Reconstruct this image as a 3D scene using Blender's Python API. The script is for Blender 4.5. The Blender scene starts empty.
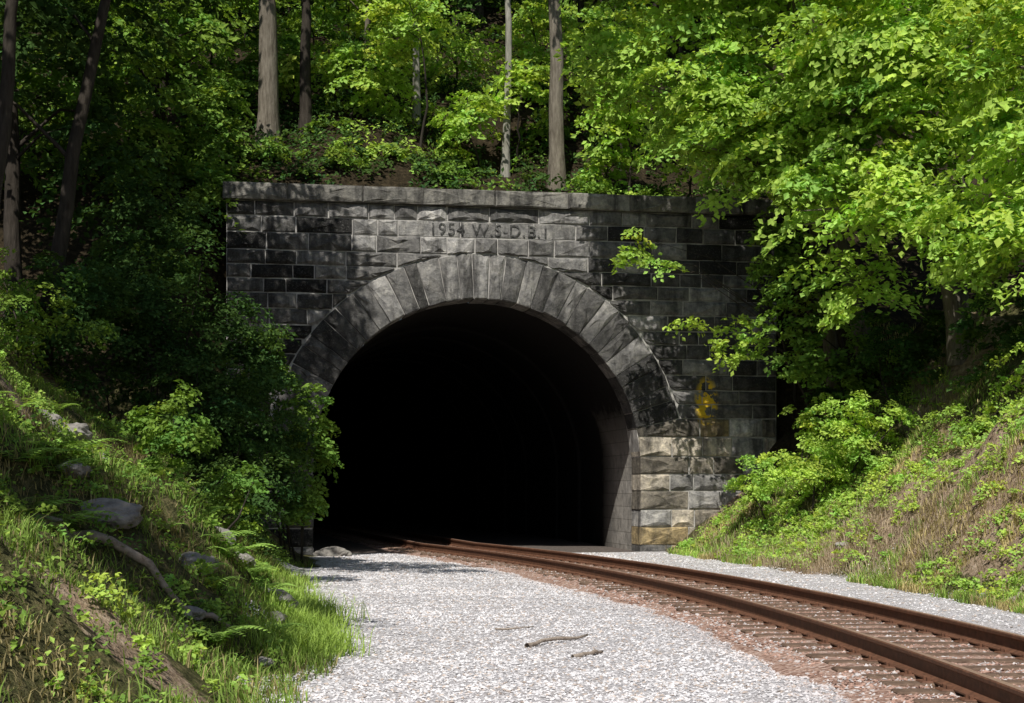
import bpy, bmesh, math, numpy as np
from mathutils import Vector
rng=np.random.default_rng(7)
sc=bpy.context.scene
sc.view_settings.view_transform='Standard'
sc.view_settings.look='None'
sc.view_settings.exposure=0
COL=sc.collection

# ---------------------------------------------------------------- helpers
def link(o,parent=None):
    COL.objects.link(o)
    if parent is not None: o.parent=parent
    return o
def empty(name):
    e=bpy.data.objects.new(name,None); e.empty_display_size=0.3
    return link(e)
def fast_mesh(name,V,F,mat,parent=None,col=None,smooth=False,uv=None):
    V=np.asarray(V,dtype=np.float32); F=np.asarray(F,dtype=np.int32)
    me=bpy.data.meshes.new(name)
    n,k=F.shape
    me.vertices.add(len(V)); me.vertices.foreach_set('co',V.ravel())
    me.loops.add(n*k); me.loops.foreach_set('vertex_index',F.ravel())
    me.polygons.add(n); me.polygons.foreach_set('loop_start',np.arange(0,n*k,k,dtype=np.int32))
    if col is not None:
        a=me.attributes.new('col','FLOAT_COLOR','POINT')
        c=np.ones((len(V),4),dtype=np.float32); c[:,:col.shape[1]]=col
        a.data.foreach_set('color',c.ravel())
    me.update(calc_edges=True)
    me.polygons.foreach_set('use_smooth',np.full(n,smooth))
    me.materials.append(mat)
    o=bpy.data.objects.new(name,me)
    return link(o,parent)
class MB:
    def __init__(s): s.v=[];s.f=[];s.c=[]
    def add(s,vs,fs,c=(1,1,1)):
        b=len(s.v); s.v+= [tuple(p) for p in vs]; s.f+=[tuple(i+b for i in f) for f in fs]; s.c+=[c]*len(vs)
    def obj(s,name,mat,parent=None,smooth=False):
        me=bpy.data.meshes.new(name); me.from_pydata(s.v,[],s.f)
        a=me.attributes.new('col','FLOAT_COLOR','POINT')
        a.data.foreach_set('color',np.array([(c[0],c[1],c[2],1) for c in s.c],dtype=np.float32).ravel())
        if smooth: me.polygons.foreach_set('use_smooth',[True]*len(me.polygons))
        me.materials.append(mat); me.update()
        return link(bpy.data.objects.new(name,me),parent)
_tab=rng.random((256,256))
def vn(x,y,s,ox=0.):
    x=np.asarray(x,float)/s+37.3+ox; y=np.asarray(y,float)/s+91.7+ox*1.7
    xi=np.floor(x).astype(int); yi=np.floor(y).astype(int); fx=x-xi; fy=y-yi
    fx=fx*fx*(3-2*fx); fy=fy*fy*(3-2*fy)
    g=lambda a,b:_tab[a%256,b%256]
    return (g(xi,yi)*(1-fx)+g(xi+1,yi)*fx)*(1-fy)+(g(xi,yi+1)*(1-fx)+g(xi+1,yi+1)*fx)*fy-0.5
def sst(a,b,x):
    t=np.clip((x-a)/(b-a),0,1); return t*t*(3-2*t)

# ---------------------------------------------------------------- frame
YAW=math.radians(10); P0=np.array([-0.85,41.3]); CU=(math.cos(YAW),math.sin(YAW)); CV=(-math.sin(YAW),math.cos(YAW))
def uv2w(u,v): return P0[0]+u*CU[0]+v*CV[0], P0[1]+u*CU[1]+v*CV[1]
def w2uv(x,y):
    dx=np.asarray(x,float)-P0[0]; dy=np.asarray(y,float)-P0[1]
    return dx*CU[0]+dy*CU[1], dx*CV[0]+dy*CV[1]
R0=4.36; R1=5.6; ZS=2.35; TOP=9.15; UL=-6.6; UR=8.2
def trackx(Y):
    Y=np.asarray(Y,float)
    a=4.45-0.006*(np.clip(Y,-40,42)-10)**2
    return a-0.24*np.maximum(Y-42,0)
def xL(Y): return np.interp(Y,[-40,0,10,13.7,16.5,21,26,37,41,60],[-6,-2.6,-2.0,-1.9,-2.1,-2.8,-3.8,-4.9,-5.5,-8])
def xR(Y): return np.interp(Y,[-40,0,12,22,30,36,43,60],[7,7.6,7.5,7.1,6.1,5.2,3.9,2])
def ground(x,y):
    x=np.asarray(x,float); y=np.asarray(y,float)
    u,v=w2uv(x,y)
    wob=vn(x,y,2.5,3)*0.8
    dl=xL(y)-x+wob; dr=x-xR(y)+wob*0.7
    fl=lambda d,s,k:np.where(d>0, s*(np.sqrt(d*d+0.25)-0.5)-np.maximum(d-k,0)*(s-0.45),0)
    zl=fl(dl,0.86,9); zr=fl(dr,1.02,6)
    z=zl+zr
    d=np.maximum(dl,dr)
    amp=sst(0,2.0,d)
    z=z+amp*(vn(x,y,1.6,11)*0.8+vn(x,y,0.6,5)*0.40+vn(x,y,0.27,6)*0.14+vn(x,y,4,8)*0.9)
    z=z+0.05*vn(x,y,1.3,20)*(1-amp)+0.03*vn(x,y,0.4,21)*(1-amp)
    t=np.abs(x-trackx(y)); z=np.where(d<0.3, z-0.05*(1-sst(1.2,2.2,t)),z)
    out=np.maximum(UL+0.6-u,u-(UR-0.3))
    S=40+(1.05-40)*sst(0,1.6,out)
    H=9.2+0.62*np.maximum(v-0.9,0)+np.minimum(v-0.9,0)*S
    H=np.where(v>0.9,H+sst(0.9,4,v)*(vn(x,y,3,40)*1.2+vn(x,y,0.9,41)*0.3),H)
    return np.maximum(z,H)

# ---------------------------------------------------------------- materials
def newmat(name):
    m=bpy.data.materials.new(name); m.use_nodes=True
    nt=m.node_tree; nt.nodes.clear()
    out=nt.nodes.new('ShaderNodeOutputMaterial')
    return m,nt,out
def N(nt,t,**kw):
    n=nt.nodes.new(t)
    for k,v in kw.items():
        if k in n.inputs: n.inputs[k].default_value=v
        else: setattr(n,k,v)
    return n
def noise(nt,scale,detail=5,vec=None,rough=0.6):
    n=N(nt,'ShaderNodeTexNoise',Scale=scale,Detail=detail,Roughness=rough)
    if vec is not None: nt.links.new(vec,n.inputs['Vector'])
    return n.outputs['Fac']
def ramp(nt,fac,stops):
    r=nt.nodes.new('ShaderNodeValToRGB'); e=r.color_ramp.elements
    while len(e)<len(stops): e.new(0.5)
    for i,(p,c) in enumerate(stops):
        e[i].position=p; e[i].color=(*c,1) if len(c)==3 else c
    nt.links.new(fac,r.inputs['Fac']); return r.outputs['Color']
def mix(nt,fac,a,b,mode='MIX'):
    m=nt.nodes.new('ShaderNodeMix'); m.data_type='RGBA'; m.blend_type=mode
    for s,val in ((m.inputs[0],fac),(m.inputs[6],a),(m.inputs[7],b)):
        if hasattr(val,'is_output'): nt.links.new(val,s)
        elif isinstance(val,(int,float)): s.default_value=val
        else: s.default_value=(*val,1)
    return m.outputs[2]
def math_(nt,op,a,b=0.0,clamp=False):
    m=nt.nodes.new('ShaderNodeMath'); m.operation=op; m.use_clamp=clamp
    for s,val in ((m.inputs[0],a),(m.inputs[1],b)):
        if hasattr(val,'is_output'): nt.links.new(val,s)
        else: s.default_value=val
    return m.outputs[0]
def bump(nt,h,strength,dist,prev=None):
    b=N(nt,'ShaderNodeBump',Strength=strength,Distance=dist); nt.links.new(h,b.inputs['Height'])
    if prev is not None: nt.links.new(prev,b.inputs['Normal'])
    return b.outputs['Normal']
def princ(nt,out,color,rough=0.9,normal=None,spec=0.3,metal=0):
    p=N(nt,'ShaderNodeBsdfPrincipled'); p.inputs['Metallic'].default_value=metal
    p.inputs['Specular IOR Level'].default_value=spec
    for s,val in ((p.inputs['Base Color'],color),(p.inputs['Roughness'],rough)):
        if hasattr(val,'is_output'): nt.links.new(val,s)
        elif isinstance(val,(int,float)): s.default_value=val
        else: s.default_value=(*val,1)
    if normal is not None: nt.links.new(normal,p.inputs['Normal'])
    nt.links.new(p.outputs[0],out.inputs['Surface']); return p
def pos(nt):
    return nt.nodes.new('ShaderNodeNewGeometry').outputs['Position']
def attr(nt):
    a=nt.nodes.new('ShaderNodeAttribute'); a.attribute_name='col'; return a

def leaf_mat(name,base,trans=0.35):
    m,nt,out=newmat(name)
    a=attr(nt)
    c=mix(nt,1.0,a.outputs['Color'],base,'MULTIPLY')
    p=nt.nodes.new('ShaderNodeBsdfDiffuse'); nt.links.new(c,p.inputs['Color'])
    t=nt.nodes.new('ShaderNodeBsdfTranslucent')
    ct=mix(nt,1.0,c,(1.3,1.25,0.55),'MULTIPLY'); nt.links.new(ct,t.inputs['Color'])
    ms=nt.nodes.new('ShaderNodeMixShader'); ms.inputs[0].default_value=trans
    nt.links.new(p.outputs[0],ms.inputs[1]); nt.links.new(t.outputs[0],ms.inputs[2])
    nt.links.new(ms.outputs[0],out.inputs['Surface']); return m
M_BR=leaf_mat('leaf_bright',(0.40,0.57,0.12),0.4)
M_MD=leaf_mat('leaf_mid',(0.19,0.31,0.06),0.35)
M_DK=leaf_mat('leaf_dark',(0.065,0.125,0.035),0.3)  # darker leaf colour also stands in for shade on bush and forest
M_GR=leaf_mat('grass_blade',(0.23,0.31,0.085),0.3)

def bark(name,a,b):
    m,nt,out=newmat(name); p=pos(nt)
    mp=N(nt,'ShaderNodeMapping'); mp.inputs['Scale'].default_value=(9,9,1.6); nt.links.new(p,mp.inputs['Vector'])
    n=noise(nt,1.5,8,mp.outputs[0],0.7)
    n2=noise(nt,0.9,3,p)
    c=mix(nt,n2,ramp(nt,n,[(0.35,a),(0.65,b)]),a)
    princ(nt,out,c,0.95,bump(nt,n,0.9,0.04),0.1); return m
M_BK=bark('bark_grey',(0.10,0.085,0.065),(0.36,0.32,0.26))
M_BKD=bark('bark_dark',(0.03,0.025,0.02),(0.10,0.085,0.07))
M_BKL=bark('bark_pale',(0.20,0.19,0.16),(0.50,0.48,0.42))

# stone
def stone_mat():
    m,nt,out=newmat('sooty_stone'); p=pos(nt); a=attr(nt)
    n1=noise(nt,0.45,5,p,0.6); n2=noise(nt,4.5,8,p,0.75); n3=noise(nt,24,7,p,0.7)
    mp=N(nt,'ShaderNodeMapping'); mp.inputs['Scale'].default_value=(2.4,2.4,0.35); nt.links.new(p,mp.inputs['Vector'])
    st=noise(nt,1.3,5,mp.outputs[0],0.6)
    c=mix(nt,1.0,a.outputs['Color'],ramp(nt,n2,[(0.32,(0.38,0.38,0.39)),(0.5,(0.95,0.94,0.93)),(0.70,(1.7,1.65,1.55))]),'MULTIPLY')
    c=mix(nt,1.0,c,ramp(nt,n1,[(0.35,(0.55,0.55,0.55)),(0.62,(1.25,1.24,1.22))]),'MULTIPLY')
    c=mix(nt,ramp(nt,st,[(0.48,(0,0,0)),(0.66,(0.75,0.75,0.75))]),c,(0.018,0.017,0.016))
    c=mix(nt,ramp(nt,n3,[(0.55,(0,0,0)),(0.72,(0.5,0.5,0.5))]),c,(0.32,0.31,0.29))
    wx,wy=uv2w(6.2,-0.08)
    d=N(nt,'ShaderNodeVectorMath',operation='SUBTRACT'); nt.links.new(p,d.inputs[0]); d.inputs[1].default_value=(wx,wy,4.05)
    s=N(nt,'ShaderNodeVectorMath',operation='MULTIPLY'); nt.links.new(d.outputs[0],s.inputs[0]); s.inputs[1].default_value=(1/0.36,0.6,1/0.75)
    l=N(nt,'ShaderNodeVectorMath',operation='LENGTH'); nt.links.new(s.outputs[0],l.inputs[0])
    msk=math_(nt,'SUBTRACT',1.0,l.outputs['Value'],True)
    msk=math_(nt,'MULTIPLY',msk,ramp(nt,noise(nt,4,3,p),[(0.47,(0,0,0)),(0.52,(1,1,1))]))
    msk=math_(nt,'MULTIPLY',msk,3.0,True)
    c=mix(nt,msk,c,(0.75,0.50,0.03))
    b=bump(nt,n2,1.0,0.07); b=bump(nt,n3,0.8,0.02,b)
    princ(nt,out,c,0.88,b,0.25); return m
M_ST=stone_mat()
def simple(name,a,b,sc_,rough=0.9,bd=0.01,spec=0.2):
    m,nt,out=newmat(name); p=pos(nt); n=noise(nt,sc_,7,p,0.65); n2=noise(nt,sc_*0.13,3,p)
    c=ramp(nt,n,[(0.3,a),(0.7,b)]); c=mix(nt,math_(nt,'MULTIPLY',n2,0.5),c,a)
    princ(nt,out,c,rough,bump(nt,n,0.8,bd),spec); return m
M_MO=simple('lime_mortar',(0.20,0.19,0.18),(0.78,0.75,0.69),4)
M_RUST=simple('rusty_rail_steel',(0.07,0.032,0.018),(0.22,0.10,0.055),14,0.65,0.003,0.4)
M_RTOP=simple('worn_rail_head',(0.24,0.14,0.10),(0.42,0.30,0.24),20,0.42,0.001,0.5)
M_TIE=simple('weathered_tie_wood',(0.07,0.045,0.032),(0.25,0.17,0.12),11,0.95,0.02)
M_ROCK=simple('bank_rock',(0.12,0.11,0.10),(0.48,0.45,0.40),6,0.95,0.05)
M_WOOD=simple('dead_wood',(0.16,0.12,0.09),(0.50,0.43,0.36),12,0.95,0.02)
def stone_bits():
    m,nt,out=newmat('crushed_stone'); a=attr(nt); n=noise(nt,40,4,pos(nt))
    c=mix(nt,1.0,a.outputs['Color'],ramp(nt,n,[(0.3,(0.8,0.8,0.8)),(0.7,(1.1,1.1,1.1))]),'MULTIPLY')
    princ(nt,out,c,0.9,None,0.2); return m
M_BIT=stone_bits()

def lining_mat():
    m,nt,out=newmat('tunnel_lining'); uvn=nt.nodes.new('ShaderNodeUVMap'); uvn.uv_map='UVMap'
    b=N(nt,'ShaderNodeTexBrick',Scale=1.0); nt.links.new(uvn.outputs[0],b.inputs['Vector'])
    b.inputs['Brick Width'].default_value=1.1; b.inputs['Row Height'].default_value=0.36; b.inputs['Mortar Size'].default_value=0.012
    b.inputs['Color1'].default_value=(0.40,0.385,0.36,1); b.inputs['Color2'].default_value=(0.34,0.325,0.30,1); b.inputs['Mortar'].default_value=(0.24,0.23,0.21,1)
    p=pos(nt); n=noise(nt,3,7,p,0.7)
    c=mix(nt,1.0,b.outputs['Color'],ramp(nt,n,[(0.3,(0.5,0.5,0.5)),(0.7,(1.4,1.35,1.3))]),'MULTIPLY')
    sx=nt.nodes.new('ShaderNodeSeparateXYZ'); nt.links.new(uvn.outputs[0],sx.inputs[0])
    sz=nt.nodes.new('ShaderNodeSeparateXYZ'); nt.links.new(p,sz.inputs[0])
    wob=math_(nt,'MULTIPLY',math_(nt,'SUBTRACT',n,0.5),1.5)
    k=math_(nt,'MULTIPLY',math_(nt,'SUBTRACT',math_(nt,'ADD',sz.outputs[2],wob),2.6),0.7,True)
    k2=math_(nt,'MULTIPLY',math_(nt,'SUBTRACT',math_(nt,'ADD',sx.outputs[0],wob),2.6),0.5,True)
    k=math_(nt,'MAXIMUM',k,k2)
    c=mix(nt,k,c,(0.018,0.017,0.016))  # pale low mouth paints the sun patch, near-black beyond paints tunnel shade
    princ(nt,out,c,0.95,bump(nt,n,0.7,0.04),0.1); return m
M_LIN=lining_mat()

def terrain_mat():
    m,nt,out=newmat('terrain_ground'); p=pos(nt); a=attr(nt)
    sep=nt.nodes.new('ShaderNodeSeparateColor'); nt.links.new(a.outputs['Color'],sep.inputs[0])
    nA=noise(nt,1.2,6,p,0.7); nB=noise(nt,8,6,p,0.7)
    vo=N(nt,'ShaderNodeTexVoronoi',Scale=30.0); nt.links.new(p,vo.inputs['Vector'])
    vs=nt.nodes.new('ShaderNodeSeparateColor'); nt.links.new(vo.outputs['Color'],vs.inputs[0])
    grav=ramp(nt,vs.outputs[0],[(0.0,(0.44,0.42,0.43)),(0.5,(0.58,0.56,0.57)),(1.0,(0.70,0.68,0.69))])
    grav=mix(nt,ramp(nt,nA,[(0.45,(0,0,0)),(0.7,(0.45,0.45,0.45))]),grav,(0.46,0.41,0.38))
    forest=ramp(nt,nB,[(0.3,(0.010,0.009,0.005)),(0.55,(0.04,0.030,0.017)),(0.75,(0.10,0.075,0.045))])  # near-black soil stands in for canopy shade on the hill
    grass=ramp(nt,nB,[(0.3,(0.03,0.028,0.012)),(0.5,(0.085,0.085,0.035)),(0.7,(0.22,0.18,0.09))])
    dirt=ramp(nt,nB,[(0.3,(0.12,0.08,0.055)),(0.5,(0.30,0.22,0.15)),(0.75,(0.52,0.42,0.32))])
    def w(ch):
        t=math_(nt,'ADD',sep.outputs[ch],math_(nt,'MULTIPLY',math_(nt,'SUBTRACT',nB,0.5),0.9))
        t=math_(nt,'SUBTRACT',t,0.5); t=math_(nt,'MULTIPLY',t,5); return math_(nt,'ADD',t,0.5,True)
    c=mix(nt,w(1),forest,grass); c=mix(nt,w(2),c,dirt); c=mix(nt,w(0),c,grav)
    b=bump(nt,nB,1.0,0.09); b=bump(nt,vo.outputs['Distance'],0.6,0.03,b)
    princ(nt,out,c,0.97,b,0.1); return m
M_TER=terrain_mat()
def ballast_mat():
    m,nt,out=newmat('rusty_ballast'); p=pos(nt)
    vo=N(nt,'ShaderNodeTexVoronoi',Scale=24.0); nt.links.new(p,vo.inputs['Vector'])
    vs=nt.nodes.new('ShaderNodeSeparateColor'); nt.links.new(vo.outputs['Color'],vs.inputs[0])
    c=ramp(nt,vs.outputs[0],[(0.0,(0.18,0.10,0.075)),(0.5,(0.34,0.22,0.17)),(1.0,(0.50,0.38,0.32))])
    princ(nt,out,c,0.95,bump(nt,vo.outputs['Distance'],0.9,0.03),0.1); return m
M_BAL=ballast_mat()

# ---------------------------------------------------------------- terrain
us=np.concatenate([np.linspace(-120,-40,12),np.linspace(-38,-15,20),np.arange(-14,14.01,0.16),np.linspace(15,38,20),np.linspace(40,120,12)])
vs_=np.concatenate([np.linspace(-110,-45,10),np.linspace(-43,-37,5),np.arange(-36,0.0,0.16),[0.2,0.9],np.linspace(1.3,20,50),np.linspace(22,90,24)])
UU,VV=np.meshgrid(us,vs_,indexing='ij')
X,Y=uv2w(UU,VV); Z=ground(X,Y)
V=np.stack([X,Y,Z],-1).reshape(-1,3)
ni,nj=UU.shape
idx=np.arange(ni*nj).reshape(ni,nj)
F=np.stack([idx[:-1,:-1],idx[1:,:-1],idx[1:,1:],idx[:-1,1:]],-1)
uc=(us[:-1]+us[1:])/2
jstep=int(np.where(np.isclose(vs_,0.2))[0][0])
keep=np.ones(F.shape[:2],bool)
keep[np.abs(uc)<5.3,jstep]=False
F=F[keep]
dl=xL(Y)-X+vn(X,Y,1.5,2)*1.3; dr=X-xR(Y)+vn(X,Y,1.5,2)*1.0
d=np.maximum(dl,dr)
g_grav=1-sst(-0.5,0.5,d)
g_grav=np.where(VV>0.5,0,g_grav)
g_forest=sst(-6,-2,VV)*sst(1.0,3,Z)
g_forest=np.maximum(g_forest,sst(7,9,d))
g_dirt=np.where(X>3,sst(0.05,0.3,vn(X,Y,2.2,30)+0.16*sst(9,11,X)),sst(0.02,0.2,vn(X,Y,1.3,31)))*(1-g_forest)
g_grass=(1-g_forest)
C=np.stack([g_grav,g_grass,g_dirt],-1).reshape(-1,3)
fast_mesh('ground_terrain',V,F.reshape(-1,4),M_TER,col=C,smooth=True)

# ---------------------------------------------------------------- tunnel portal
portal=empty('stone_tunnel_portal')
def block(mb,poly,vb,vf,col,gap=0.015,rough=0.055,jit=0.010):
    P=np.array(poly,float); c=P.mean(0)
    Q=[]
    for i in range(len(P)):
        a,b=P[i],P[(i+1)%len(P)]; m=max(1,int(np.linalg.norm(b-a)/0.32))
        for k in range(m): Q.append(a+(b-a)*k/m)
    P=np.array(Q); n=len(P)
    ext=np.maximum(P.max(0)-P.min(0),0.02)
    Pg=c+(P-c)*(1-2*gap/ext)+rng.normal(0,jit*.6,(n,2))
    ins=np.clip(0.03/ext*2,0,0.5)
    Pi=c+(Pg-c)*(1-ins)
    Pm=c+(Pg-c)*0.52+rng.normal(0,0.03,(n,2))*np.minimum(ext,.8)
    tu,tz=rng.normal(0,0.02,2)
    vs=[];fs=[]
    def w(p,v): x,y=uv2w(p[0],v); return (x,y,p[1])
    for p in Pg: vs.append(w(p,vb))
    for p in Pg: vs.append(w(p,vf))
    for p in Pi: vs.append(w(p,vf-rough*rng.uniform(0.1,0.8)+tu*(p[0]-c[0])+tz*(p[1]-c[1])))
    for p in Pm: vs.append(w(p,vf-rough*rng.uniform(0.4,1.7)+tu*(p[0]-c[0])+tz*(p[1]-c[1])))
    vs.append(w(c+rng.normal(0,0.08,2)*ext*0.6,vf-rough*rng.uniform(0.6,1.7)))
    for i in range(n):
        j=(i+1)%n
        for k in range(3): fs.append((k*n+i,k*n+j,(k+1)*n+j,(k+1)*n+i))
        fs.append((3*n+i,3*n+j,4*n))
    mb.add(vs,fs,col)
def stonecol(u,z):
    k=rng.random()
    if z<3.5+rng.normal(0,.3) and u>0:
        g=rng.choice([.14,.24,.34,.46])*rng.uniform(.9,1.1)
        return (g*1.08,g*0.97,g*0.80) if k<0.55 else ((g,g*.98,g*.95) if k<.85 else (g*1.15,g*0.9,g*0.5))
    g=rng.choice([0.03,0.06,0.11,0.20,0.32],p=[0.2,0.22,0.25,0.2,0.13])*rng.uniform(0.85,1.15)
    if u<-4.4: g*=0.6  # left blocks darkened for leaf shade as well as staining
    if -3.6<u<2.6 and z>6.3: g=g*0.9+0.12  # sunlit upper middle painted in as lighter stone
    if z<6 and u>4: g=g*0.6+0.03  # blocks darkened to imitate tree shade on the right
    return (g,g*0.985,g*0.965)
mb=MB()
def zc(u): return ZS+math.sqrt(max(R1*R1-u*u,0)) if abs(u)<R1 else -1
def uin(z): return math.sqrt(R0*R0-max(z-ZS,0)**2)
TH=math.radians(13)
ZQ=ZS+R1*math.sin(TH)
def split(z0,z1,h):
    n=max(1,round((z1-z0)/h)); e=[z0]
    for i in range(n-1): e.append(z0+(z1-z0)*(i+1)/n+rng.normal(0,.035))
    e.append(z1); return list(zip(e[:-1],e[1:]))
rows=split(-.3,ZQ,.46)+split(ZQ,8.34,.40)+[(8.34,8.76),(8.76,TOP)]
for ri,(zb,zt) in enumerate(rows):
    zm=(zb+zt)/2
    if zt<=ZQ+1e-6:
        skew=abs(zt-ZQ)<1e-6
        for sg in (-1,1):
            lim=UR if sg>0 else -UL
            first=True; u=None
            while True:
                if first:
                    w=1.75 if skew else (1.35 if ri%2 else .85); w*=rng.uniform(.95,1.05)
                    ub=R0+w
                    if skew: poly=[(uin(zb),zb),(ub,zb),(ub,zt),(R1*math.cos(TH),zt),(R0*math.cos(TH),ZS+R0*math.sin(TH))]
                    else: poly=[(uin(zb),zb),(ub,zb),(ub,zt),(uin(zt),zt)]
                else:
                    w=rng.uniform(.6,1.2)
                    if lim-(u+w)<.35: w=lim-u
                    ub=u+w; poly=[(u,zb),(ub,zb),(ub,zt),(u,zt)]
                if sg<0: poly=[(-p[0],p[1]) for p in poly][::-1]
                block(mb,poly,.93 if first else .15,-0.035-rng.uniform(0,.02),stonecol(sg*(ub-.4),zm))
                u=ub; first=False
                if u>=lim-.01: break
        continue
    u=UL; segs=[]
    while u<UR-0.01:
        w=rng.uniform(0.5,1.45)
        if UR-(u+w)<0.35: w=UR-u
        segs.append((u,u+w)); u+=w
    for a,b in segs:
        if max(abs(a),abs(b))<R1 and min(zc(a),zc(b))>=zt: continue
        us2=np.linspace(a,b,25); zz=np.array([max(zb,zc(q)) for q in us2])
        ok=zz<zt-0.03
        if ok.sum()<2: continue
        i=np.where(ok)[0]
        runs=np.split(i,np.where(np.diff(i)>1)[0]+1)
        for r in runs:
            if len(r)<2: continue
            ub=us2[r]; zbq=zz[r]
            if ub[-1]-ub[0]<0.12: continue
            if np.allclose(zbq,zb): poly=[(ub[0],zb),(ub[-1],zb),(ub[-1],zt),(ub[0],zt)]
            else:
                sel=list(range(0,len(r),2))
                if sel[-1]!=len(r)-1: sel.append(len(r)-1)
                poly=[(ub[q],zbq[q]) for q in sel]+[(ub[-1],zt),(ub[0],zt)]
            um=(ub[0]+ub[-1])/2
            date=(abs(zb-8.34)<.01 and abs(um-.25)<2.4)
            if date:
                g=rng.uniform(.22,.30); block(mb,poly,0.15,-0.04,(g,g*.985,g*.96),rough=.008)
            else: block(mb,poly,0.15,-0.035-rng.uniform(0,.02),stonecol(um,zm))
nv=31; a0=TH; a1=math.pi-TH
edges=a0+(a1-a0)*(np.arange(nv+1)+np.concatenate([[0],rng.uniform(-.2,.2,nv-1),[0]]))/nv
for i in range(nv):
    s=edges[i]; e=edges[i+1]
    ro=R1-0.005-rng.uniform(0,.04)
    poly=[(R0*math.cos(s),ZS+R0*math.sin(s)),(ro*math.cos(s),ZS+ro*math.sin(s)),(ro*math.cos((s+e)/2),ZS+ro*math.sin((s+e)/2)),(ro*math.cos(e),ZS+ro*math.sin(e)),(R0*math.cos(e),ZS+R0*math.sin(e))]
    am=math.degrees((s+e)/2)
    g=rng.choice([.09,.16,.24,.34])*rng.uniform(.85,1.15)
    if am>122: g*=.5  # ring sides darkened along with the wall's painted shade
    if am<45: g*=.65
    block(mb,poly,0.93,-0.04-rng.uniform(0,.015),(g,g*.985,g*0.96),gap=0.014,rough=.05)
mb.obj('ashlar_blocks',M_ST,portal)
mb=MB(); u=UL-0.1
while u<UR+0.1:
    w=rng.uniform(1.3,2.1)
    if UR+0.1-(u+w)<0.7: w=UR+0.1-u
    g=rng.uniform(0.16,0.30)
    block(mb,[(u,TOP+0.003),(u+w,TOP+0.003),(u+w,TOP+0.44),(u,TOP+0.44)],1.1,-0.2,(g,g*0.97,g*0.88),gap=0.008,rough=0.03,jit=.005)
    u+=w+0.001
mb.obj('coping_course',M_ST,portal)
mb=MB()
uu=sorted(set([UL,UR]+list(np.linspace(-R0-0.04,R0+0.04,49))+[-6,5.5,6.5]))
Rb=R0+0.04; VF=-0.028
def zb_(u): return ZS+math.sqrt(max(Rb*Rb-u*u,0))
def W(u,v,z): x,y=uv2w(u,v); return (x,y,z)
for a,b in zip(uu[:-1],uu[1:]):
    inside=abs((a+b)/2)<Rb
    za,zb=(zb_(a),zb_(b)) if inside else (-0.5,-0.5)
    T=TOP-0.003
    vs=[W(a,VF,za),W(b,VF,zb),W(b,VF,T),W(a,VF,T),W(a,1,za),W(b,1,zb),W(b,1,T),W(a,1,T)]
    mb.add(vs,[(0,1,2,3),(7,6,5,4),(3,2,6,7),(0,4,5,1)])
for s in (-Rb,Rb): mb.add([W(s,VF,-.5),W(s,1,-.5),W(s,1,ZS),W(s,VF,ZS)],[(0,1,2,3)])
for s in (UL,UR): mb.add([W(s,VF,-.5),W(s,1,-.5),W(s,1,TOP),W(s,VF,TOP)],[(0,1,2,3)])
mb.obj('mortar_backing',M_MO,portal)
cu=bpy.data.curves.new('date_lettering','FONT'); cu.body='1954 W.S-D.B.1'; cu.size=0.44; cu.extrude=0.012; cu.align_x='CENTER'; cu.space_character=1.12
to=bpy.data.objects.new('date_lettering',cu); link(to,portal)
x,y=uv2w(0.25,-0.062); to.location=(x,y,8.40); to.rotation_euler=(math.pi/2,0,YAW)
mt,nt,out=newmat('carved_letter_stone'); princ(nt,out,ramp(nt,noise(nt,9,4,pos(nt)),[(.4,(.03,.03,.029)),(.62,(.15,.147,.14))]),0.9); cu.materials.append(mt)
prof=[(-R0,-0.1),(-R0,1.0)]+[( -R0*math.cos(t),ZS+R0*math.sin(t)) for t in np.linspace(0,math.pi,49)]+[(R0,1.0),(R0,-0.1)]
prof=np.array(prof); arc=np.concatenate([[0],np.cumsum(np.hypot(*np.diff(prof,axis=0).T))])
stv=[];v=0.90
while v<75:
    k=rng.uniform(-0.03,0.09) if v>3 else 0.0
    stv+= [(v,k),(v+1.7,k)]; v+=1.72
Vl=[];UVv=[]
for (v,k) in stv:
    for (pu,pz),aL in zip(prof,arc):
        f=(R0+0.025+k)/R0
        bend=-0.0022*max(v-8,0)**2
        x,y=uv2w(pu*f+bend,v); Vl.append((x,y,ZS+(pz-ZS)*f if pz>ZS else pz)); UVv.append((v,aL))
n=len(prof); m_=len(stv)
Fl=[(i*n+j,i*n+j+1,(i+1)*n+j+1,(i+1)*n+j) for i in range(m_-1) for j in range(n-1)]
Fl_end=tuple((m_-1)*n+j for j in range(n))
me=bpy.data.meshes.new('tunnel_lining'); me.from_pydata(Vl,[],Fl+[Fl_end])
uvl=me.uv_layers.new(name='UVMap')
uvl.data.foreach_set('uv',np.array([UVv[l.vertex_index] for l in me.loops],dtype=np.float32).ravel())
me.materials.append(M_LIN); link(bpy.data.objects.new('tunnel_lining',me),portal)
V=[]
vv=np.linspace(0.1,75,120); uq=np.linspace(-R0-0.3,R0+0.3,24)
for v in vv:
    for u in uq:
        x,y=uv2w(u-0.0022*max(v-8,0)**2,v); V.append((x,y,0.01+0.03*float(vn(x,y,0.8,4))-0.04*(abs(x-float(trackx(y)))<1.4)))
F=[(i*24+j,i*24+j+1,(i+1)*24+j+1,(i+1)*24+j) for i in range(119) for j in range(23)]
fast_mesh('tunnel_floor',V,F,simple('tunnel_floor_dirt',(0.05,0.04,0.035),(0.2,0.17,0.15),9),portal,smooth=True)

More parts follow.
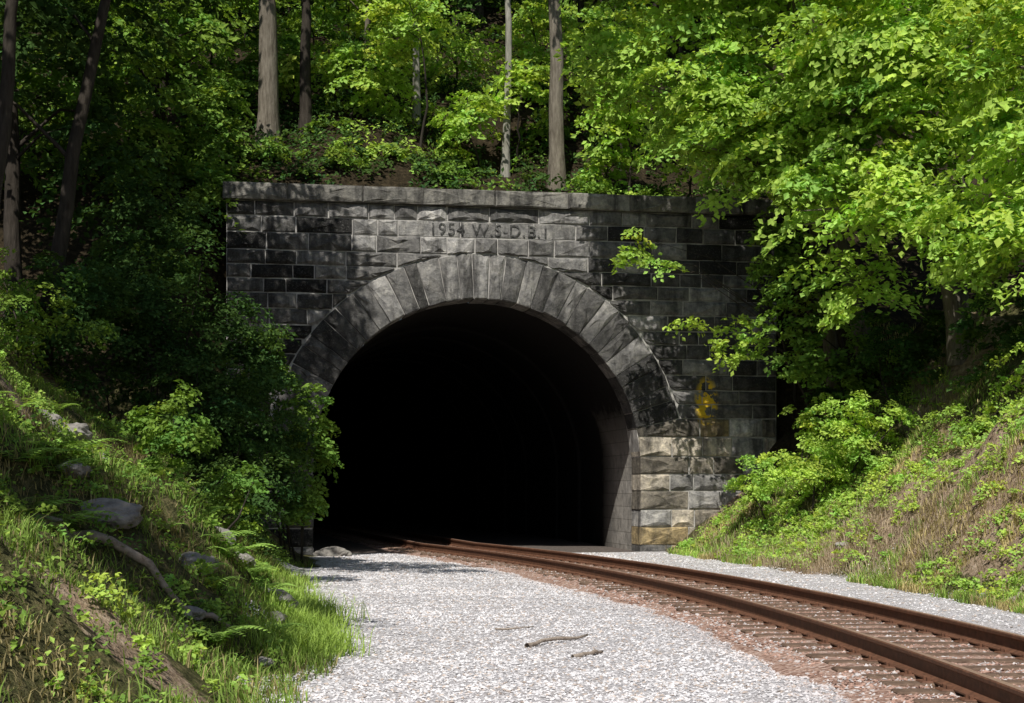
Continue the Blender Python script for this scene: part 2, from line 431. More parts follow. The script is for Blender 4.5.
# ---------------------------------------------------------------- track
track=empty('railway_track')
Ys=np.arange(-12,70,0.4); cx=trackx(Ys)
tx=np.gradient(cx,Ys); ln=np.hypot(tx,1); nx=1/ln; ny=-tx/ln
def sweep(prof,off,name,mat):
    V=[]
    for i in range(len(Ys)):
        for (a,h) in prof: V.append((cx[i]+nx[i]*(a+off),Ys[i]+ny[i]*(a+off),h))
    n=len(prof)
    F=[(i*n+j,i*n+(j+1)%n,(i+1)*n+(j+1)%n,(i+1)*n+j) for i in range(len(Ys)-1) for j in range(n)]
    return fast_mesh(name,V,F,mat,track)
rp=[(-.07,0),(.07,0),(.07,.012),(.012,.035),(.010,.125),(.036,.14),(.037,.165),(.028,.176),(-.028,.176),(-.037,.165),(-.036,.14),(-.010,.125),(-.012,.035),(-.07,.012)]
zr=0.062
for nm,off in (('near_rail',-0.755),('far_rail',0.755)):
    o=sweep([(a,h*1.08+zr) for a,h in rp],off,nm,M_RUST)
    o.data.materials.append(M_RTOP)
    for i,p in enumerate(o.data.polygons):
        if i%14==7: p.material_index=1
V=[]
lat=np.linspace(-1.9,1.9,27)
for i in range(len(Ys)):
    for a in lat:
        x=cx[i]+nx[i]*a; y=Ys[i]+ny[i]*a
        V.append((x,y,0.035-0.10*max(0,abs(a)-1.25)/0.65+0.035*float(vn(x,y,0.3,9))))
F=[(i*27+j,i*27+j+1,(i+1)*27+j+1,(i+1)*27+j) for i in range(len(Ys)-1) for j in range(26)]
fast_mesh('ballast_bed',V,F,M_BAL,track,smooth=True)
mb=MB(); mp=MB(); s=-10.0
while s<66:
    x=float(trackx(s)); sl=float(trackx(s+.1)-trackx(s-.1))/.2; a=math.atan(sl)
    L=1/math.hypot(sl,1); rx,ry=L,-sl*L; fx,fy=sl*L,L
    j=rng.normal(0,0.02); hw=0.115+rng.normal(0,0.006); hl=1.3+rng.normal(0,0.04); zt=0.055+rng.normal(0,0.003)
    def q(l,f,z): return (x+rx*l+fx*(f+j*l),s+ry*l+fy*(f+j*l),z)
    b=.015
    vs=[q(-hl,-hw,-.1),q(hl,-hw,-.1),q(hl,hw,-.1),q(-hl,hw,-.1),q(-hl,-hw,zt-b),q(hl,-hw,zt-b),q(hl,hw,zt-b),q(-hl,hw,zt-b),q(-hl+b,-hw+b,zt),q(hl-b,-hw+b,zt),q(hl-b,hw-b,zt),q(-hl+b,hw-b,zt)]
    mb.add(vs,[(0,1,5,4),(1,2,6,5),(2,3,7,6),(3,0,4,7),(4,5,9,8),(5,6,10,9),(6,7,11,10),(7,4,8,11),(8,9,10,11)])
    for o in (-.755,.755):
        vs=[q(o-.17,-.09,zt+.002),q(o+.17,-.09,zt+.002),q(o+.17,.09,zt+.002),q(o-.17,.09,zt+.002),q(o-.16,-.085,zt+.014),q(o+.16,-.085,zt+.014),q(o+.16,.085,zt+.014),q(o-.16,.085,zt+.014)]
        mp.add(vs,[(0,1,5,4),(1,2,6,5),(2,3,7,6),(3,0,4,7),(4,5,6,7)])
        for sl_,sf in ((-.1,-.05),(.1,.05),(-.1,.05),(.1,-.05)):
            c_=(o+sl_,sf); r=.016
            vs=[q(c_[0]-r,c_[1]-r,zt+.01),q(c_[0]+r,c_[1]-r,zt+.01),q(c_[0]+r,c_[1]+r,zt+.01),q(c_[0]-r,c_[1]+r,zt+.01),q(c_[0]-r,c_[1]-r,zt+.04),q(c_[0]+r,c_[1]-r,zt+.04),q(c_[0]+r,c_[1]+r,zt+.045),q(c_[0]-r,c_[1]+r,zt+.045)]
            mp.add(vs,[(0,1,5,4),(1,2,6,5),(2,3,7,6),(3,0,4,7),(4,5,6,7)])
    s+=0.56*math.cos(a)
mb.obj('wooden_ties',M_TIE,track); mp.obj('tie_plates_and_spikes',M_RUST,track)

# ---------------------------------------------------------------- stones
OCT=np.array([(1,0,0),(-1,0,0),(0,1,0),(0,-1,0),(0,0,1),(0,0,-1)],float)
OF=np.array([(0,2,4),(2,1,4),(1,3,4),(3,0,4),(2,0,5),(1,2,5),(3,1,5),(0,3,5)])
def stones(name,x,y,z,s,col,mat=M_BIT,parent=None):
    n=len(x)
    P=np.repeat(OCT[None],n,0)+rng.normal(0,0.28,(n,6,3))
    th=rng.uniform(0,6.28,n); c,s_=np.cos(th)[:,None],np.sin(th)[:,None]
    px=P[...,0]*c-P[...,1]*s_; py=P[...,0]*s_+P[...,1]*c; P=np.stack([px*rng.uniform(.7,1.3,(n,1)),py,P[...,2]*0.6],-1)
    P=P*s[:,None,None]+np.stack([x,y,z],-1)[:,None]
    F=(OF[None]+6*np.arange(n)[:,None,None]).reshape(-1,3)
    return fast_mesh(name,P.reshape(-1,3),F,mat,parent,col=np.repeat(col,6,0))
n=90000
y=11+ (rng.random(n)**1.8)*30; x=rng.uniform(-3.5,8,n)
x=np.where(rng.random(n)<0.5,rng.uniform(-2.8,4.5,n)-(y-11)*0.06,x)
d=np.maximum(xL(y)-x,x-xR(y))+vn(x,y,1.5,2)*1.2; t=np.abs(x-trackx(y)); _,vq=w2uv(x,y)
k=(d<0.3)&(t>1.35)&(vq<-0.15); x,y,t=x[k],y[k],t[k]
g=rng.uniform(0.45,0.76,len(x))*(1+.25*vn(x,y,1.4,33)); tint=rng.random(len(x))[:,None]
col=g[:,None]*np.where(tint<0.85,[[1,.975,.99]],[[.8,.68,.6]])
mixr=np.clip(1-(t-1.35)/0.9,0,1)*rng.random(len(x)); col=col*(1-mixr[:,None])+np.array([.36,.24,.19])*mixr[:,None]
stones('gravel_bed',x,y,ground(x,y)+.004,rng.uniform(.009,.022,len(x))*(1+.012*(y-11)),col)
n=38000
y=9+(rng.random(n)**1.6)*36; tt=rng.uniform(-1.6,1.6,n); x=trackx(y)+tt
k=(np.abs(np.abs(tt)-.755)>.08); x,y,tt=x[k],y[k],tt[k]
g=rng.uniform(.6,1.5,len(x))
col=g[:,None]*np.array([.33,.21,.165]); pl=rng.random(len(x))<.3; col[pl]=rng.uniform(.38,.62,(pl.sum(),1))*np.array([1,.92,.89])
stones('track_ballast_stones',x,y,np.full(len(x),.038)-.10*np.maximum(0,np.abs(tt)-1.25)/.65,rng.uniform(.012,.028,len(x)),col,parent=track)

# ---------------------------------------------------------------- foliage machinery
def norm(a): return a/np.maximum(np.linalg.norm(a,axis=-1,keepdims=True),1e-6)
def sprays(cent,rad,nrm,nl,size,flat=0.16,huevar=0.25):
    m=len(cent); rep=lambda a:np.repeat(a,nl,0)
    c=rep(cent); r=rep(rad)[:,None]; N_=rep(nrm)
    n=len(c)
    q=rng.normal(0,1,(n,3)); q=q/np.linalg.norm(q,axis=1,keepdims=True)*(rng.random((n,1))**0.42)
    dn=(q*N_).sum(1,keepdims=True); q=q-N_*dn*(1-flat)
    rad2=(q**2).sum(1,keepdims=True)
    ctr=c+q*r-np.array([0,0,1])*rad2*r*0.28
    nn=norm(N_*0.9+rng.normal(0,0.42,(n,3)))
    dd=q+rng.normal(0,0.45,(n,3)); dd=norm(dd-nn*(dd*nn).sum(1,keepdims=True))
    ss=np.cross(nn,dd)
    L=(size*rng.uniform(0.6,1.35,(n,1)))
    a=ctr-dd*L*.5; b=ctr+dd*L*.05+ss*L*.36+nn*L*.08; e=ctr+dd*L*.55-nn*L*.1; f=ctr+dd*L*.05-ss*L*.36+nn*L*.08
    V=np.stack([a,b,e,f],1).reshape(-1,3); F=np.arange(4*n).reshape(-1,4)
    cl=rep(rng.normal(0,1,(m,1)))*0.5+rng.normal(0,1,(n,1))*0.6
    br=np.clip(1+cl*huevar,0.4,1.8)
    hue=rep(rng.normal(0,1,(m,1)))*.08
    col=np.concatenate([br*(1+hue),br,br*(1-hue)],1)
    return V,F,np.repeat(np.clip(col,0.1,1.6),4,0)
class Fol:
    def __init__(s): s.V=[];s.F=[];s.C=[];s.n=0
    def add(s,V,F,C): s.V.append(V); s.F.append(F+s.n); s.C.append(C); s.n+=len(V)
    def obj(s,name,mat,parent): return fast_mesh(name,np.concatenate(s.V),np.concatenate(s.F),mat,parent,col=np.concatenate(s.C))
def tube(mb,pts,rads,k=7):
    pts=[Vector(p) for p in pts]; vs=[]
    for i,p in enumerate(pts):
        t=(pts[min(i+1,len(pts)-1)]-pts[max(i-1,0)]).normalized()
        ref=Vector((0,0,1)) if abs(t.z)<.9 else Vector((1,0,0))
        a=t.cross(ref).normalized(); c=t.cross(a)
        for j in range(k):
            th=2*math.pi*j/k; vs.append(p+(a*math.cos(th)+c*math.sin(th))*rads[i])
    fs=[(i*k+j,i*k+(j+1)%k,(i+1)*k+(j+1)%k,(i+1)*k+j) for i in range(len(pts)-1) for j in range(k)]
    fs.append(tuple((len(pts)-1)*k+j for j in range(k)))
    mb.add(vs,fs)
def crown_pts(cr,n):
    w=np.array([c[3]*c[4]*c[5] for c in cr])**0.8; w/=w.sum(); out=[];nr=[]
    for c,wi in zip(cr,w):
        m=max(3,int(n*wi)); q=rng.normal(0,1,(m,3)); q/=np.linalg.norm(q,axis=1,keepdims=True)
        q*=rng.random((m,1))**0.45
        q*=1+0.25*vn(q[:,0]*3+c[0],q[:,1]*3+q[:,2]*2,1.0)[:,None]
        out.append(np.array(c[:3])+q*np.array(c[3:]))
        nr.append(norm(q*np.array([.55,.55,.35])+np.array([0,0,.75])+rng.normal(0,.18,(m,3))))
    return np.concatenate(out),np.concatenate(nr)
def tree(name,base,top,r,crowns,nspray,nl,size,leafmat,barkmat=M_BK,srad=(0.5,0.95),limbs=14,sink=0.3):
    e=empty(name)
    bz=float(ground(base[0],base[1]))-sink
    e.location=(base[0],base[1],bz)
    B=np.array([base[0],base[1],bz]); T=np.array(top,float)
    K=12; ts=np.linspace(0,1,K); wob=np.cumsum(rng.normal(0,.06,(K,2)),0)*np.sin(ts*math.pi)[:,None]
    tp=[B+(T-B)*t+np.array([wob[i,0],wob[i,1],0]) for i,t in enumerate(ts)]
    tr=[r*(1-.75*t)*(1.35 if i==0 else 1) for i,t in enumerate(ts)]
    mb=MB(); tube(mb,[p-B for p in tp],tr,9)
    C,Nn=crown_pts(crowns,nspray); R=rng.uniform(*srad,len(C))
    sel=rng.choice(len(C),min(limbs,len(C)),replace=False)
    for s in sel:
        c=C[s]; dz=np.hypot(c[0]-T[0],c[1]-T[1])*0.5
        t=np.clip((c[2]-dz-B[2])/(T[2]-B[2]),.25,.97); i=t*(K-1); i0=int(i); p=tp[i0]+(tp[min(i0+1,K-1)]-tp[i0])*(i-i0)
        mid=p*.5+c*.5+np.array([0,0,.12*np.linalg.norm(c-p)])+rng.normal(0,.12,3)
        pts=[p,p*.75+mid*.25+[0,0,.02],mid,mid*.4+c*.6,c]
        r0=min(r*.35,.02+.018*np.linalg.norm(c-p))
        tube(mb,[q-B for q in pts],[r0,r0*.8,r0*.55,r0*.3,.008],5)
    mb.obj('trunk_and_limbs',barkmat,e,True)
    V,F,Cc=sprays(C,R,Nn,nl,size)
    f=Fol(); f.add(V-B,F,Cc); f.obj('foliage',leafmat,e)
    return e
def shrub(name,crowns,nspray,nl,size,leafmat,srad=(.25,.5),stems=10,flat=.35):
    c0=crowns[0]; bx,by=c0[0],c0[1]; bz=float(ground(bx,by))-.1; B=np.array([bx,by,bz])
    e=empty(name); e.location=B
    C,Nn=crown_pts(crowns,nspray); R=rng.uniform(*srad,len(C))
    gz=ground(C[:,0],C[:,1]); C[:,2]=np.maximum(C[:,2],gz+.12)
    mb=MB()
    for s in rng.choice(len(C),min(stems,len(C)),replace=False):
        c=C[s]; g=np.array([bx+(c[0]-bx)*.5,by+(c[1]-by)*.5,0]); g[2]=float(ground(g[0],g[1]))-.1
        m=g*.5+c*.5+rng.normal(0,.1,3)
        tube(mb,[g-B,m-B,c-B],[.03,.018,.006],5)
    mb.obj('stems',M_BKD,e,True)
    V,F,Cc=sprays(C,R,Nn,nl,size,flat=flat); f=Fol(); f.add(V-B,F,Cc); f.obj('foliage',leafmat,e)
    return e
T=tree
# ---- right overhanging trees
T('maple_tree',(8.4,40.0),(6.5,38.5,15),.22,[(5.2,38,11.6,2.8,1.6,2.3),(2.9,39,12.4,1.6,1.0,1.1),(7.6,37,10.5,2.2,1.8,2.6),(5.8,38.6,9.2,1.5,.9,.7)],215,75,.17,M_BR,limbs=26)
T('maple_tree',(9.2,40.4),(5.5,38.0,18),.22,[(4.2,37.4,14.6,3.1,1.8,1.4),(6.5,37.2,14.4,2.6,1.8,1.6),(5.9,37.4,10.4,1.7,1.2,1.1)],180,70,.19,M_BR,limbs=20)
T('maple_tree',(10.5,36.5),(9.0,35.5,16),.24,[(9,35,11.5,3.0,2.4,3.2),(8.6,34,7.9,2.2,1.6,1.0),(7.2,35.8,8.4,1.3,1.0,1.0),(10.2,33.5,6.6,2.0,1.3,.9),(8.0,36,6.4,1.3,.9,.8)],290,75,.17,M_BR,limbs=28)
T('maple_tree',(13.0,32),(11.6,31,14),.25,[(11.3,30.5,10.0,3.0,2.6,3.0),(9.8,30,6.9,1.8,1.4,.8),(11,29,5.3,1.6,1.3,.7)],200,80,.17,M_BR,limbs=24)
T('maple_tree',(11.5,40),(11.2,39,17),.22,[(11,39,12.5,3.4,2.6,4.2)],110,70,.18,M_MD)
T('maple_tree',(15.5,36),(15,35,18),.28,[(14.5,35,11.5,4,3,5)],110,70,.2,M_MD)
T('maple_sapling',(7.9,39.8),(6.1,39.4,7.5),.05,[(3.0,39.4,7.7,.5,.4,.55),(3.7,39.4,7.3,.5,.3,.25),(5.6,39.5,5.5,.9,.4,.6),(4.4,39.7,5.8,.5,.3,.3)],44,30,.13,M_BR,M_BKD,srad=(.25,.45),limbs=10)
T('beech_sapling',(8.8,39.4),(7.2,39,8.5),.07,[(6.9,38.8,7.4,1.1,.7,1.4),(7.2,38.6,5.4,1.1,.7,1.0),(8.3,39.0,4.6,1.0,.6,1.4)],110,50,.14,M_MD,M_BKD,srad=(.35,.6))
shrub('understory_shrub',[(9.5,37.5,5.0,1.6,1.4,1.6),(8.3,39.4,5.0,1.0,.8,1.8),(11.5,34,5.2,2,1.5,1.2),(10.2,32,4.2,1.2,1,.7)],120,80,.12,M_DK)
shrub('bramble_shrub',[(6.8,36.5,2.3,1.3,1.1,.7),(5.9,38.2,1.9,.7,.8,.6),(7.9,35.5,3.1,1.3,1,.8),(7.4,38.5,3.3,.8,.7,.7)],150,70,.085,M_BR,srad=(.18,.38))
shrub('bramble_shrub',[(7.8,31.5,1.7,1.0,1.3,.4),(9.2,31,2.9,1.1,1.2,.6),(9.6,28,3.0,1.0,1.2,.4),(10.4,30,4.0,1.2,1,.5)],95,60,.075,M_BR,srad=(.16,.34))

# ---- trees on the hill behind the wall
T('oak_tree',(-7.05,45),(-6.9,44.6,25),.33,[(-7.5,43,21,4,3.5,2.2)],60,60,.22,M_MD,M_BK,limbs=12)
T('oak_tree',(-6.1,46),(-6.0,46,22),.2,[(-5.5,46,19,3,2.5,2)],40,60,.2,M_MD,M_BKD,limbs=8)
T('beech_tree',(-4.7,50),(-4.5,50,22),.13,[(-4.5,50,18,2.5,2,2.3)],40,60,.19,M_BR,M_BK,limbs=8)
T('beech_tree',(-2.9,47),(-2.8,47,22),.13,[(-2.6,46,19.5,3,2.6,1.6)],40,60,.2,M_BR,M_BKL,limbs=8)
T('birch_tree',(-.2,46),(-.1,46,24),.13,[(0,45,20.5,3,3,1.8)],40,60,.2,M_BR,M_BKL,limbs=6)
T('oak_tree',(1.3,45),(1.2,45.2,25),.25,[(2,43.5,21,3.5,3,2.4)],60,60,.21,M_BR,M_BK,limbs=10)
T('beech_tree',(2.3,48),(2.3,48,22),.16,[(2.5,47.5,18.6,2.5,2.5,2)],40,60,.2,M_MD,M_BKD,limbs=8)
T('oak_tree',(-10.5,47),(-10.3,47,24),.2,[(-10,45,18,3.2,3,3)],80,60,.2,M_MD,M_BKD,limbs=8)
SAP=[(-4.4,46.0,14.0,1.5,1.3,50,M_BR),(-3.2,47.5,12.9,1.4,.9,40,M_BR),(-1.3,45.5,12.6,1.0,.9,26,M_BR),(-5.2,48.5,13,1.2,1.1,34,M_BR),
   (.6,49,15.5,1.6,1.6,44,M_BR),(3.3,43.8,12.6,1.5,1.5,50,M_BR),(4.9,43.5,11.4,1.3,.9,34,M_BR),(3.0,46,15,1.8,1.5,46,M_BR),(6.5,43,12.5,1.7,2,50,M_BR),
   (-2,50,15.8,2,1.4,44,M_BR),(-8.6,46,13,1.4,1.3,34,M_MD),(-1.9,46.5,11.6,1.0,.5,20,M_BR),(0.4,46.0,13.4,1.0,.9,26,M_BR),(-6.6,50,16,1.8,1.8,40,M_MD),
   (-3.0,44.6,15.2,1.3,1.0,30,M_BR),(-8.2,42.8,11.8,1.2,1.3,36,M_MD),(-9.8,41,10.5,1.3,1.5,40,M_MD),(-4.2,44.5,11.2,1.2,.7,28,M_BR),(7.8,42.8,10.6,1.2,1.2,30,M_MD),(2.7,44.3,10.9,.9,.7,22,M_BR),
   (0.8,47.5,12.3,.9,.6,18,M_MD),(-5.2,46,12.2,.9,.6,18,M_MD),(-8.2,42.2,10.2,1.1,.9,30,M_MD),(-7.9,40.6,9.3,.8,.9,26,M_MD)]
for i in range(34):
    u=rng.uniform(-11,10); v=rng.uniform(6,18); x,y=uv2w(u,v); g=float(ground(x,y)); rx=rng.uniform(1.1,1.9)
    SAP.append((x,y,g+rng.uniform(1.4,4.2),rx,rx*.75,int(20*rx),M_BR if rng.random()<.65 else M_MD))
for (x,y,z,rx,rz,n,mm) in SAP:
    T('maple_sapling',(x+rng.uniform(-.5,.5),y+.4),(x,y,z+rz*.6),.045,[(x,y,z,rx,rx*.8,rz)],n,50,.155,mm,M_BKD,srad=(.4,.7),limbs=7)
for (x,y,rx) in [(-6.6,43.2,.7),(-4.6,43.2,.6),(-1.7,43.8,.7),(2.2,43.8,.8),(4.0,43.6,1.0)]:
    g=float(ground(x,y)); shrub('undergrowth_shrub',[(x,y,g+.35,rx,.5,.3)],12,50,.11,M_MD,srad=(.2,.4),stems=6)
# ---- left side trees
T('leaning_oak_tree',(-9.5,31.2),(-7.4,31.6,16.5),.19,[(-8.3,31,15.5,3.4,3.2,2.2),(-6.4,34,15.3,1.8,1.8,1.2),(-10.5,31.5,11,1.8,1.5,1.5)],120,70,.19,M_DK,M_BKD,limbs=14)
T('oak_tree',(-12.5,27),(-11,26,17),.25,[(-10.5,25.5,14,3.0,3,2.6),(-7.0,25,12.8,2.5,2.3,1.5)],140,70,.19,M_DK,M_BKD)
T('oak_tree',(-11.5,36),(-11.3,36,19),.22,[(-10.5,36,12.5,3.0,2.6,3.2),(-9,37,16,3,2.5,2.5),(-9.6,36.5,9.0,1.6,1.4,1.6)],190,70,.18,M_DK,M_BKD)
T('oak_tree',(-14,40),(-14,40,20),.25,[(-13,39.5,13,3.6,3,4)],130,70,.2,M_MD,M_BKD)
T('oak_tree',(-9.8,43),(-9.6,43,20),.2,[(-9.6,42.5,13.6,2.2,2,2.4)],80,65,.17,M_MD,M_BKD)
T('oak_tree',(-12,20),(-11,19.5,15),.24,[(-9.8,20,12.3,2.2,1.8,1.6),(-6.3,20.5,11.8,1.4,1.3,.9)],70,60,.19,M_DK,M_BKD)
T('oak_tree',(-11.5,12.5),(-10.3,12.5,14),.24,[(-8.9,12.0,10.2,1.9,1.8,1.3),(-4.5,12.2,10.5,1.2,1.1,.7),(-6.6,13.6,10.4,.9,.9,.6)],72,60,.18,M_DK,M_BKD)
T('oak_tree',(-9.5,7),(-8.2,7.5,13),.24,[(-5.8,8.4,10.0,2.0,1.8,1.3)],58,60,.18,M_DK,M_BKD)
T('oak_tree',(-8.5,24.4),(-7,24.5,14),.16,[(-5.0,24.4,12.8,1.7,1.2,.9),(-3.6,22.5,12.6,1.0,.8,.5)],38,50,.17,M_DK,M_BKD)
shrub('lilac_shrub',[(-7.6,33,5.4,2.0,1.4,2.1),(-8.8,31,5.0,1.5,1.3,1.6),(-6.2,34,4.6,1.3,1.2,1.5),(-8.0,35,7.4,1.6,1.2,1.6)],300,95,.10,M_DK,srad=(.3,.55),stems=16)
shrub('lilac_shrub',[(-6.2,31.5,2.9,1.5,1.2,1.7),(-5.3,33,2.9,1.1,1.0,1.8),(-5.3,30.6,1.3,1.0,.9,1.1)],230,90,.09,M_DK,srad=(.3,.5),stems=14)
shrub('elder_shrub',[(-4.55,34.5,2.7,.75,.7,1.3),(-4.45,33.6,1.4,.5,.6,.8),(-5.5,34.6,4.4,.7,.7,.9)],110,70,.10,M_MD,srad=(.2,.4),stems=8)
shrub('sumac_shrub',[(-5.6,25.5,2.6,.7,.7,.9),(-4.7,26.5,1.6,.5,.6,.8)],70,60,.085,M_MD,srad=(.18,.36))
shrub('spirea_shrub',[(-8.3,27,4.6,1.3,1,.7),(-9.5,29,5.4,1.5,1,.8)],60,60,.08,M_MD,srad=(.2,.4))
# distant hillside forest
df=empty('distant_forest')
f=Fol(); mb=MB()
for i in range(1150):
    u=rng.uniform(-34,30); v=rng.uniform(13,48)
    x,y=uv2w(u,v); g=float(ground(x,y))
    if i%6==0:
        tube(mb,[(x,y,g-.3),(x+rng.normal(0,.2),y,g+6),(x+rng.normal(0,.5),y,g+14)],[.2,.15,.07],6)
    zz=g+rng.uniform(.8,9)
    m=6; C=np.array([x,y,zz])+rng.normal(0,1.0,(m,3)); Nn=norm(np.array([0,-.2,1])+rng.normal(0,.3,(m,3)))
    f.add(*sprays(C,rng.uniform(.6,1.2,m),Nn,24,.30))
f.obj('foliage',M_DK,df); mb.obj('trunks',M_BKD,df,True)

# ---------------------------------------------------------------- grass & ferns
def grass(name,x,y,h,w,tint):
    n=len(x); z=ground(x,y)-.02; B=np.stack([x,y,z],-1)
    th=rng.uniform(0,6.28,n); dr_=np.stack([np.cos(th),np.sin(th),np.zeros(n)],-1); sd=np.stack([-dr_[:,1],dr_[:,0],dr_[:,2]],-1)
    lean=rng.uniform(.2,1.1,n)[:,None]*h[:,None]; up=np.array([0,0,1.])
    m=B+up*h[:,None]*.6+dr_*lean*.35; t=B+up*h[:,None]*rng.uniform(.6,1,(n,1))+dr_*lean
    w=w[:,None]
    V=np.stack([B-sd*w,B+sd*w,m-sd*w*.7,m+sd*w*.7,t],1).reshape(-1,3)
    F=(np.array([(0,1,2),(1,3,2),(2,3,4)])[None]+5*np.arange(n)[:,None,None]).reshape(-1,3)
    return fast_mesh(name,V,F,M_GR,None,col=np.repeat(tint,5,0))
def tints(x,y,n):
    b=np.clip(rng.normal(.9,.28,(n,1))+vn(x,y,1.2,50)[:,None]*.9,.25,1.8)
    dry=(rng.random((n,1))<.18)|((vn(x,y,.9,60)+.4*vn(x,y,.3,61))[:,None]>.18)
    return np.where(dry,b*np.array([[1.4,.88,1.6]]),b*np.array([[.9,1,.8]]))
n=140000
y=7+rng.random(n)**.9*28; x=xL(y)+.3-rng.random(n)**1.05*7.5
dens=vn(x,y,1.1,70)+vn(x,y,.4,71)*.8; k=(dens>-.12+.3*(rng.random(n)-.5))&(xL(y)-x+vn(x,y,1.5,2)*1.3>-.1); x,y=x[k],y[k]; n=len(x)
grass('bank_grass',x,y,rng.uniform(.05,.20,n)*(1+1.4*vn(x,y,.7,72)),rng.uniform(.003,.008,n),tints(x,y,n))
cx_=[];cy_=[]
for (gx,gy,gr,m) in [(-2.65,19.8,.4,1700),(-2.35,17.6,.35,1500),(-3.2,22.5,.4,1100),(-2.2,15.4,.3,900),(-4.0,26.5,.5,900),(-3.1,20.8,.4,1200),(-2.0,16.2,.3,900)]:
    cx_.append(rng.normal(gx,gr*.6,m)); cy_.append(rng.normal(gy,gr,m))
x=np.concatenate(cx_); y=np.concatenate(cy_); n=len(x)
grass('tall_grass',x,y,rng.uniform(.12,.42,n),rng.uniform(.004,.008,n),np.clip(rng.normal(1.5,.2,(n,1)),.6,2.0)*np.array([[.95,1,.8]]))
n=80000
y=16+rng.random(n)*25; x=xR(y)-.2+rng.random(n)**1.2*6
dens=vn(x,y,1.6,80)+vn(x,y,.5,81)*.5-.18*sst(9,11,x); k=dens>-.12; x,y=x[k],y[k]; n=len(x)
grass('bank_grass',x,y,rng.uniform(.08,.26,n),rng.uniform(.005,.010,n),tints(x,y,n)*1.5)
n=7000; y=rng.normal(33,3.5,n); x=xR(y)+np.abs(rng.normal(.8,.6,n))
grass('dead_grass',x,y,rng.uniform(.15,.40,n),rng.uniform(.004,.009,n),rng.uniform(.7,1.3,(n,1))*np.array([[1.9,1.15,3.0]]))
def weeds(name,n,yr,xf,size,mat,thr=0.,rr=(.08,.26),nl=26):
    y=rng.uniform(*yr,n); x=xf(y); k=(vn(x,y,1.4,90+thr*10)+vn(x,y,.5,91)*.6)>thr; x,y=x[k],y[k]
    C=np.stack([x,y,ground(x,y)+rng.uniform(.03,.2,len(x))],-1)
    f=Fol(); f.add(*sprays(C,rng.uniform(*rr,len(x)),norm(np.array([0,-.3,1])+rng.normal(0,.25,(len(x),3))),nl,size,flat=.4)); return f.obj(name,mat,None)
weeds('ground_weeds',2800,(8,34),lambda y:xL(y)-.2-rng.random(len(y))*7,.045,M_MD,-.08)
weeds('ground_weeds',900,(9,34),lambda y:xL(y)-.2-rng.random(len(y))*6.5,.055,M_BR,.08)
weeds('ground_weeds',2200,(18,41),lambda y:xR(y)+.2+rng.random(len(y))*5,.06,M_BR,-.05)
weeds('ground_weeds',800,(34,41),lambda y:xR(y)+.1+rng.random(len(y))*3,.08,M_BR,-.1)
def hillweeds(n,mat,thr,ox,nm):
    u=rng.uniform(-14,12,n); v=rng.uniform(1.5,20,n); x,y=uv2w(u,v); k=(vn(x,y,2.2,95+ox)+.5*vn(x,y,.7,96))>thr; x,y=x[k],y[k]
    C=np.stack([x,y,ground(x,y)+rng.uniform(.08,.5,len(x))],-1)
    f=Fol(); f.add(*sprays(C,rng.uniform(.25,.55,len(x)),norm(np.array([0,-.3,1])+rng.normal(0,.25,(len(x),3))),28,.13,flat=.4)); f.obj(nm,mat,None)
hillweeds(1500,M_DK,-.2,0,'forest_undergrowth'); hillweeds(800,M_MD,.02,3,'forest_undergrowth'); hillweeds(400,M_BR,.08,7,'forest_undergrowth')
def fern(x,y,s):
    z=float(ground(x,y)); V=[];F=[];C=[]
    nf=9
    for i in range(nf):
        th=2*math.pi*i/nf+rng.normal(0,.2); L=s*rng.uniform(.7,1.1); d=np.array([math.cos(th),math.sin(th),0]); sd=np.array([-d[1],d[0],0])
        K=14
        for k in range(1,K):
            t=k/K; p=d*L*t*.9+np.array([0,0,L*(.9*t-.75*t*t)]); q=.30*L*math.sin(math.pi*min(1,t*.9+.12))**.8*(1-t*.4)
            for sg in (-1,1):
                b=len(V); tip=p+sd*sg*q+d*q*.35-np.array([0,0,.15*q])
                V+= [p-d*L*.012,p+d*L*.05,tip,p+d*L*.005+(tip-p)*.5-d*.03*L]; F.append((b,b+1,b+2,b+3)); c=rng.uniform(1.2,1.9); C+=[(c*.85,c,c*.8)]*4
    o=fast_mesh('fern',np.array(V),np.array(F),M_GR,None,col=np.array(C)); o.location=(x,y,z+.03); return o
for i in range(56):
    y=rng.uniform(14,25); fern(float(xL(y))-rng.uniform(.4,3.8),y,rng.uniform(.35,.7))

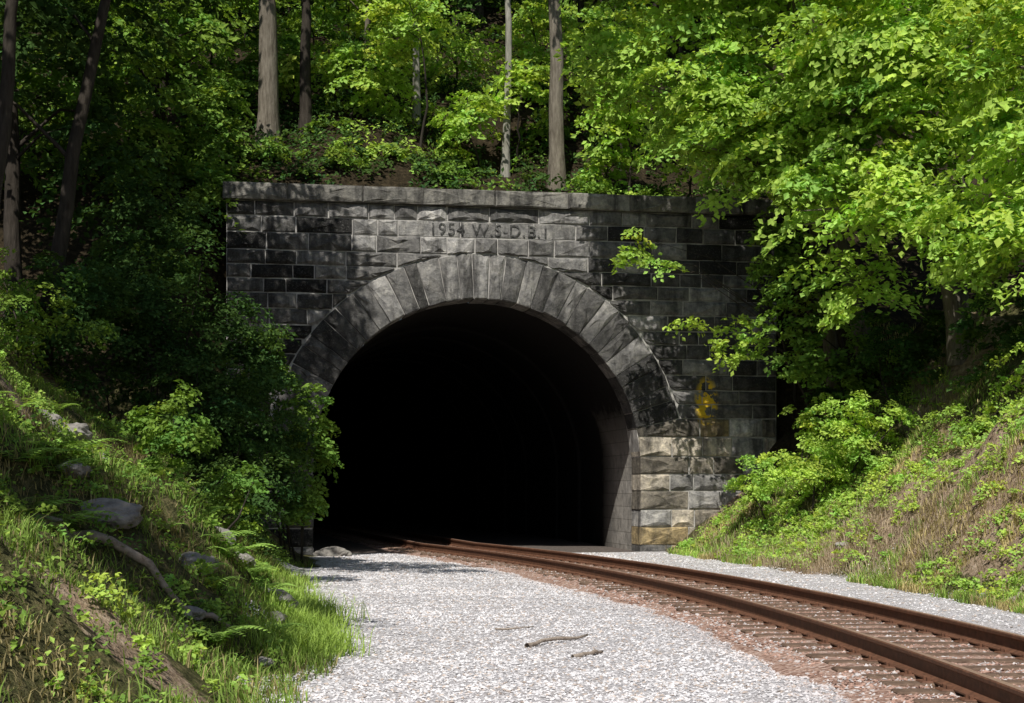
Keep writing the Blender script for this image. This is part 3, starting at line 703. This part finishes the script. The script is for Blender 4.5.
# ---------------------------------------------------------------- rocks & dead wood
def rock(x,y,s,flat=.6,dz=0.0,name='rock'):
    bm=bmesh.new(); bmesh.ops.create_icosphere(bm,subdivisions=4,radius=1)
    o1,o2,o3=rng.uniform(0,50,3)
    for v in bm.verts:
        p=np.array(v.co); k=1+.55*float(vn(p[0]+o1,p[1]+p[2]*.7,.8))+.25*float(vn(p[0]+p[2]+o2,p[1],.35))+.1*float(vn(p[0]+p[2]+o3,p[1]-p[2],.15))
        v.co=Vector((p[0]*k*s*1.3,p[1]*k*s,p[2]*k*s*flat))
    me=bpy.data.meshes.new(name); bm.to_mesh(me); bm.free(); me.materials.append(M_ROCK)
    o=link(bpy.data.objects.new(name,me)); o.location=(x,y,float(ground(x,y))+dz); o.rotation_euler=(0,0,rng.uniform(0,6))
for x,y,s in [(-6.3,22,.55),(-5.7,22.2,.45),(-6.9,22.6,.45),(-6.0,21.2,.32),(-5.3,21.6,.28),(-6.6,21.4,.3),(-3.0,19.0,.34),(-2.6,17.0,.15),(-3.9,15.2,.25),(-4.4,15.6,.2),(-4.9,24.5,.35),(-4.4,25.2,.28),(-2.3,14.4,.09),(-3.3,16.3,.2),(8.9,26,.3),(10.3,28,.4),(8.3,24,.16),(-4.6,40,.35),(6.6,31,.15),(-3.0,14.6,.14),(9.6,25.4,.25)]:
    rock(x,y,s,dz=.02)
def stick(name,pts,r):
    mb=MB(); P=[]
    for a,b in zip(pts[:-1],pts[1:]):
        for k in range(4):
            t=k/4; q=[a[i]*(1-t)+b[i]*t for i in range(3)]; P.append((q[0]+rng.normal(0,r*.5),q[1],float(ground(q[0],q[1]))+q[2]+rng.normal(0,r*.3)))
    n=len(P)
    tube(mb,P,[r*(1-.6*i/(n-1))*rng.uniform(.8,1.2) for i in range(n)],7); mb.obj(name,M_WOOD,None,True)
stick('fallen_branch',[(0.15,16.8,.02),(.5,17.3,.04),(1.0,17.9,.03)],.03)
stick('fallen_branch',[(.6,15.7,.02),(.85,16.0,.03),(.95,16.2,.02)],.03)
stick('fallen_branch',[(-.2,18.8,.02),(.1,18.9,.03),(.3,19.2,.02)],.014)
stick('fallen_log',[(-4.3,14.0,.06),(-3.7,14.25,.07),(-3.1,14.5,.07),(-2.5,14.9,.05)],.06)
stick('fallen_log',[(7.2,22.5,.05),(7.6,23.2,.07),(8.0,23.8,.07)],.05)

# ---------------------------------------------------------------- light, sky, camera
AZ=math.radians(13); EL=math.radians(52)
S=Vector((-math.sin(AZ)*math.cos(EL),-math.cos(AZ)*math.cos(EL),math.sin(EL)))
sun=bpy.data.lights.new('sun','SUN'); sun.energy=5.0; sun.angle=math.radians(.5); sun.color=(1,.96,.89)
so=link(bpy.data.objects.new('sun',sun)); so.rotation_euler=S.to_track_quat('Z','Y').to_euler(); so.location=(0,0,40)
w=bpy.data.worlds.new('World'); sc.world=w; w.use_nodes=True; nt=w.node_tree
bg=nt.nodes['Background']; sky=nt.nodes.new('ShaderNodeTexSky'); sky.sky_type='NISHITA'; sky.sun_disc=False
sky.sun_elevation=EL; sky.sun_rotation=math.atan2(S.x,S.y)
nt.links.new(sky.outputs[0],bg.inputs['Color']); bg.inputs['Strength'].default_value=.08
cam=bpy.data.cameras.new('camera'); cam.lens=1560/1024*36; cam.sensor_width=36; cam.shift_y=137.5/1024; cam.clip_end=600
co=link(bpy.data.objects.new('camera',cam)); co.location=(0,0,1.7); co.rotation_euler=(math.pi/2,0,0)
sc.camera=co
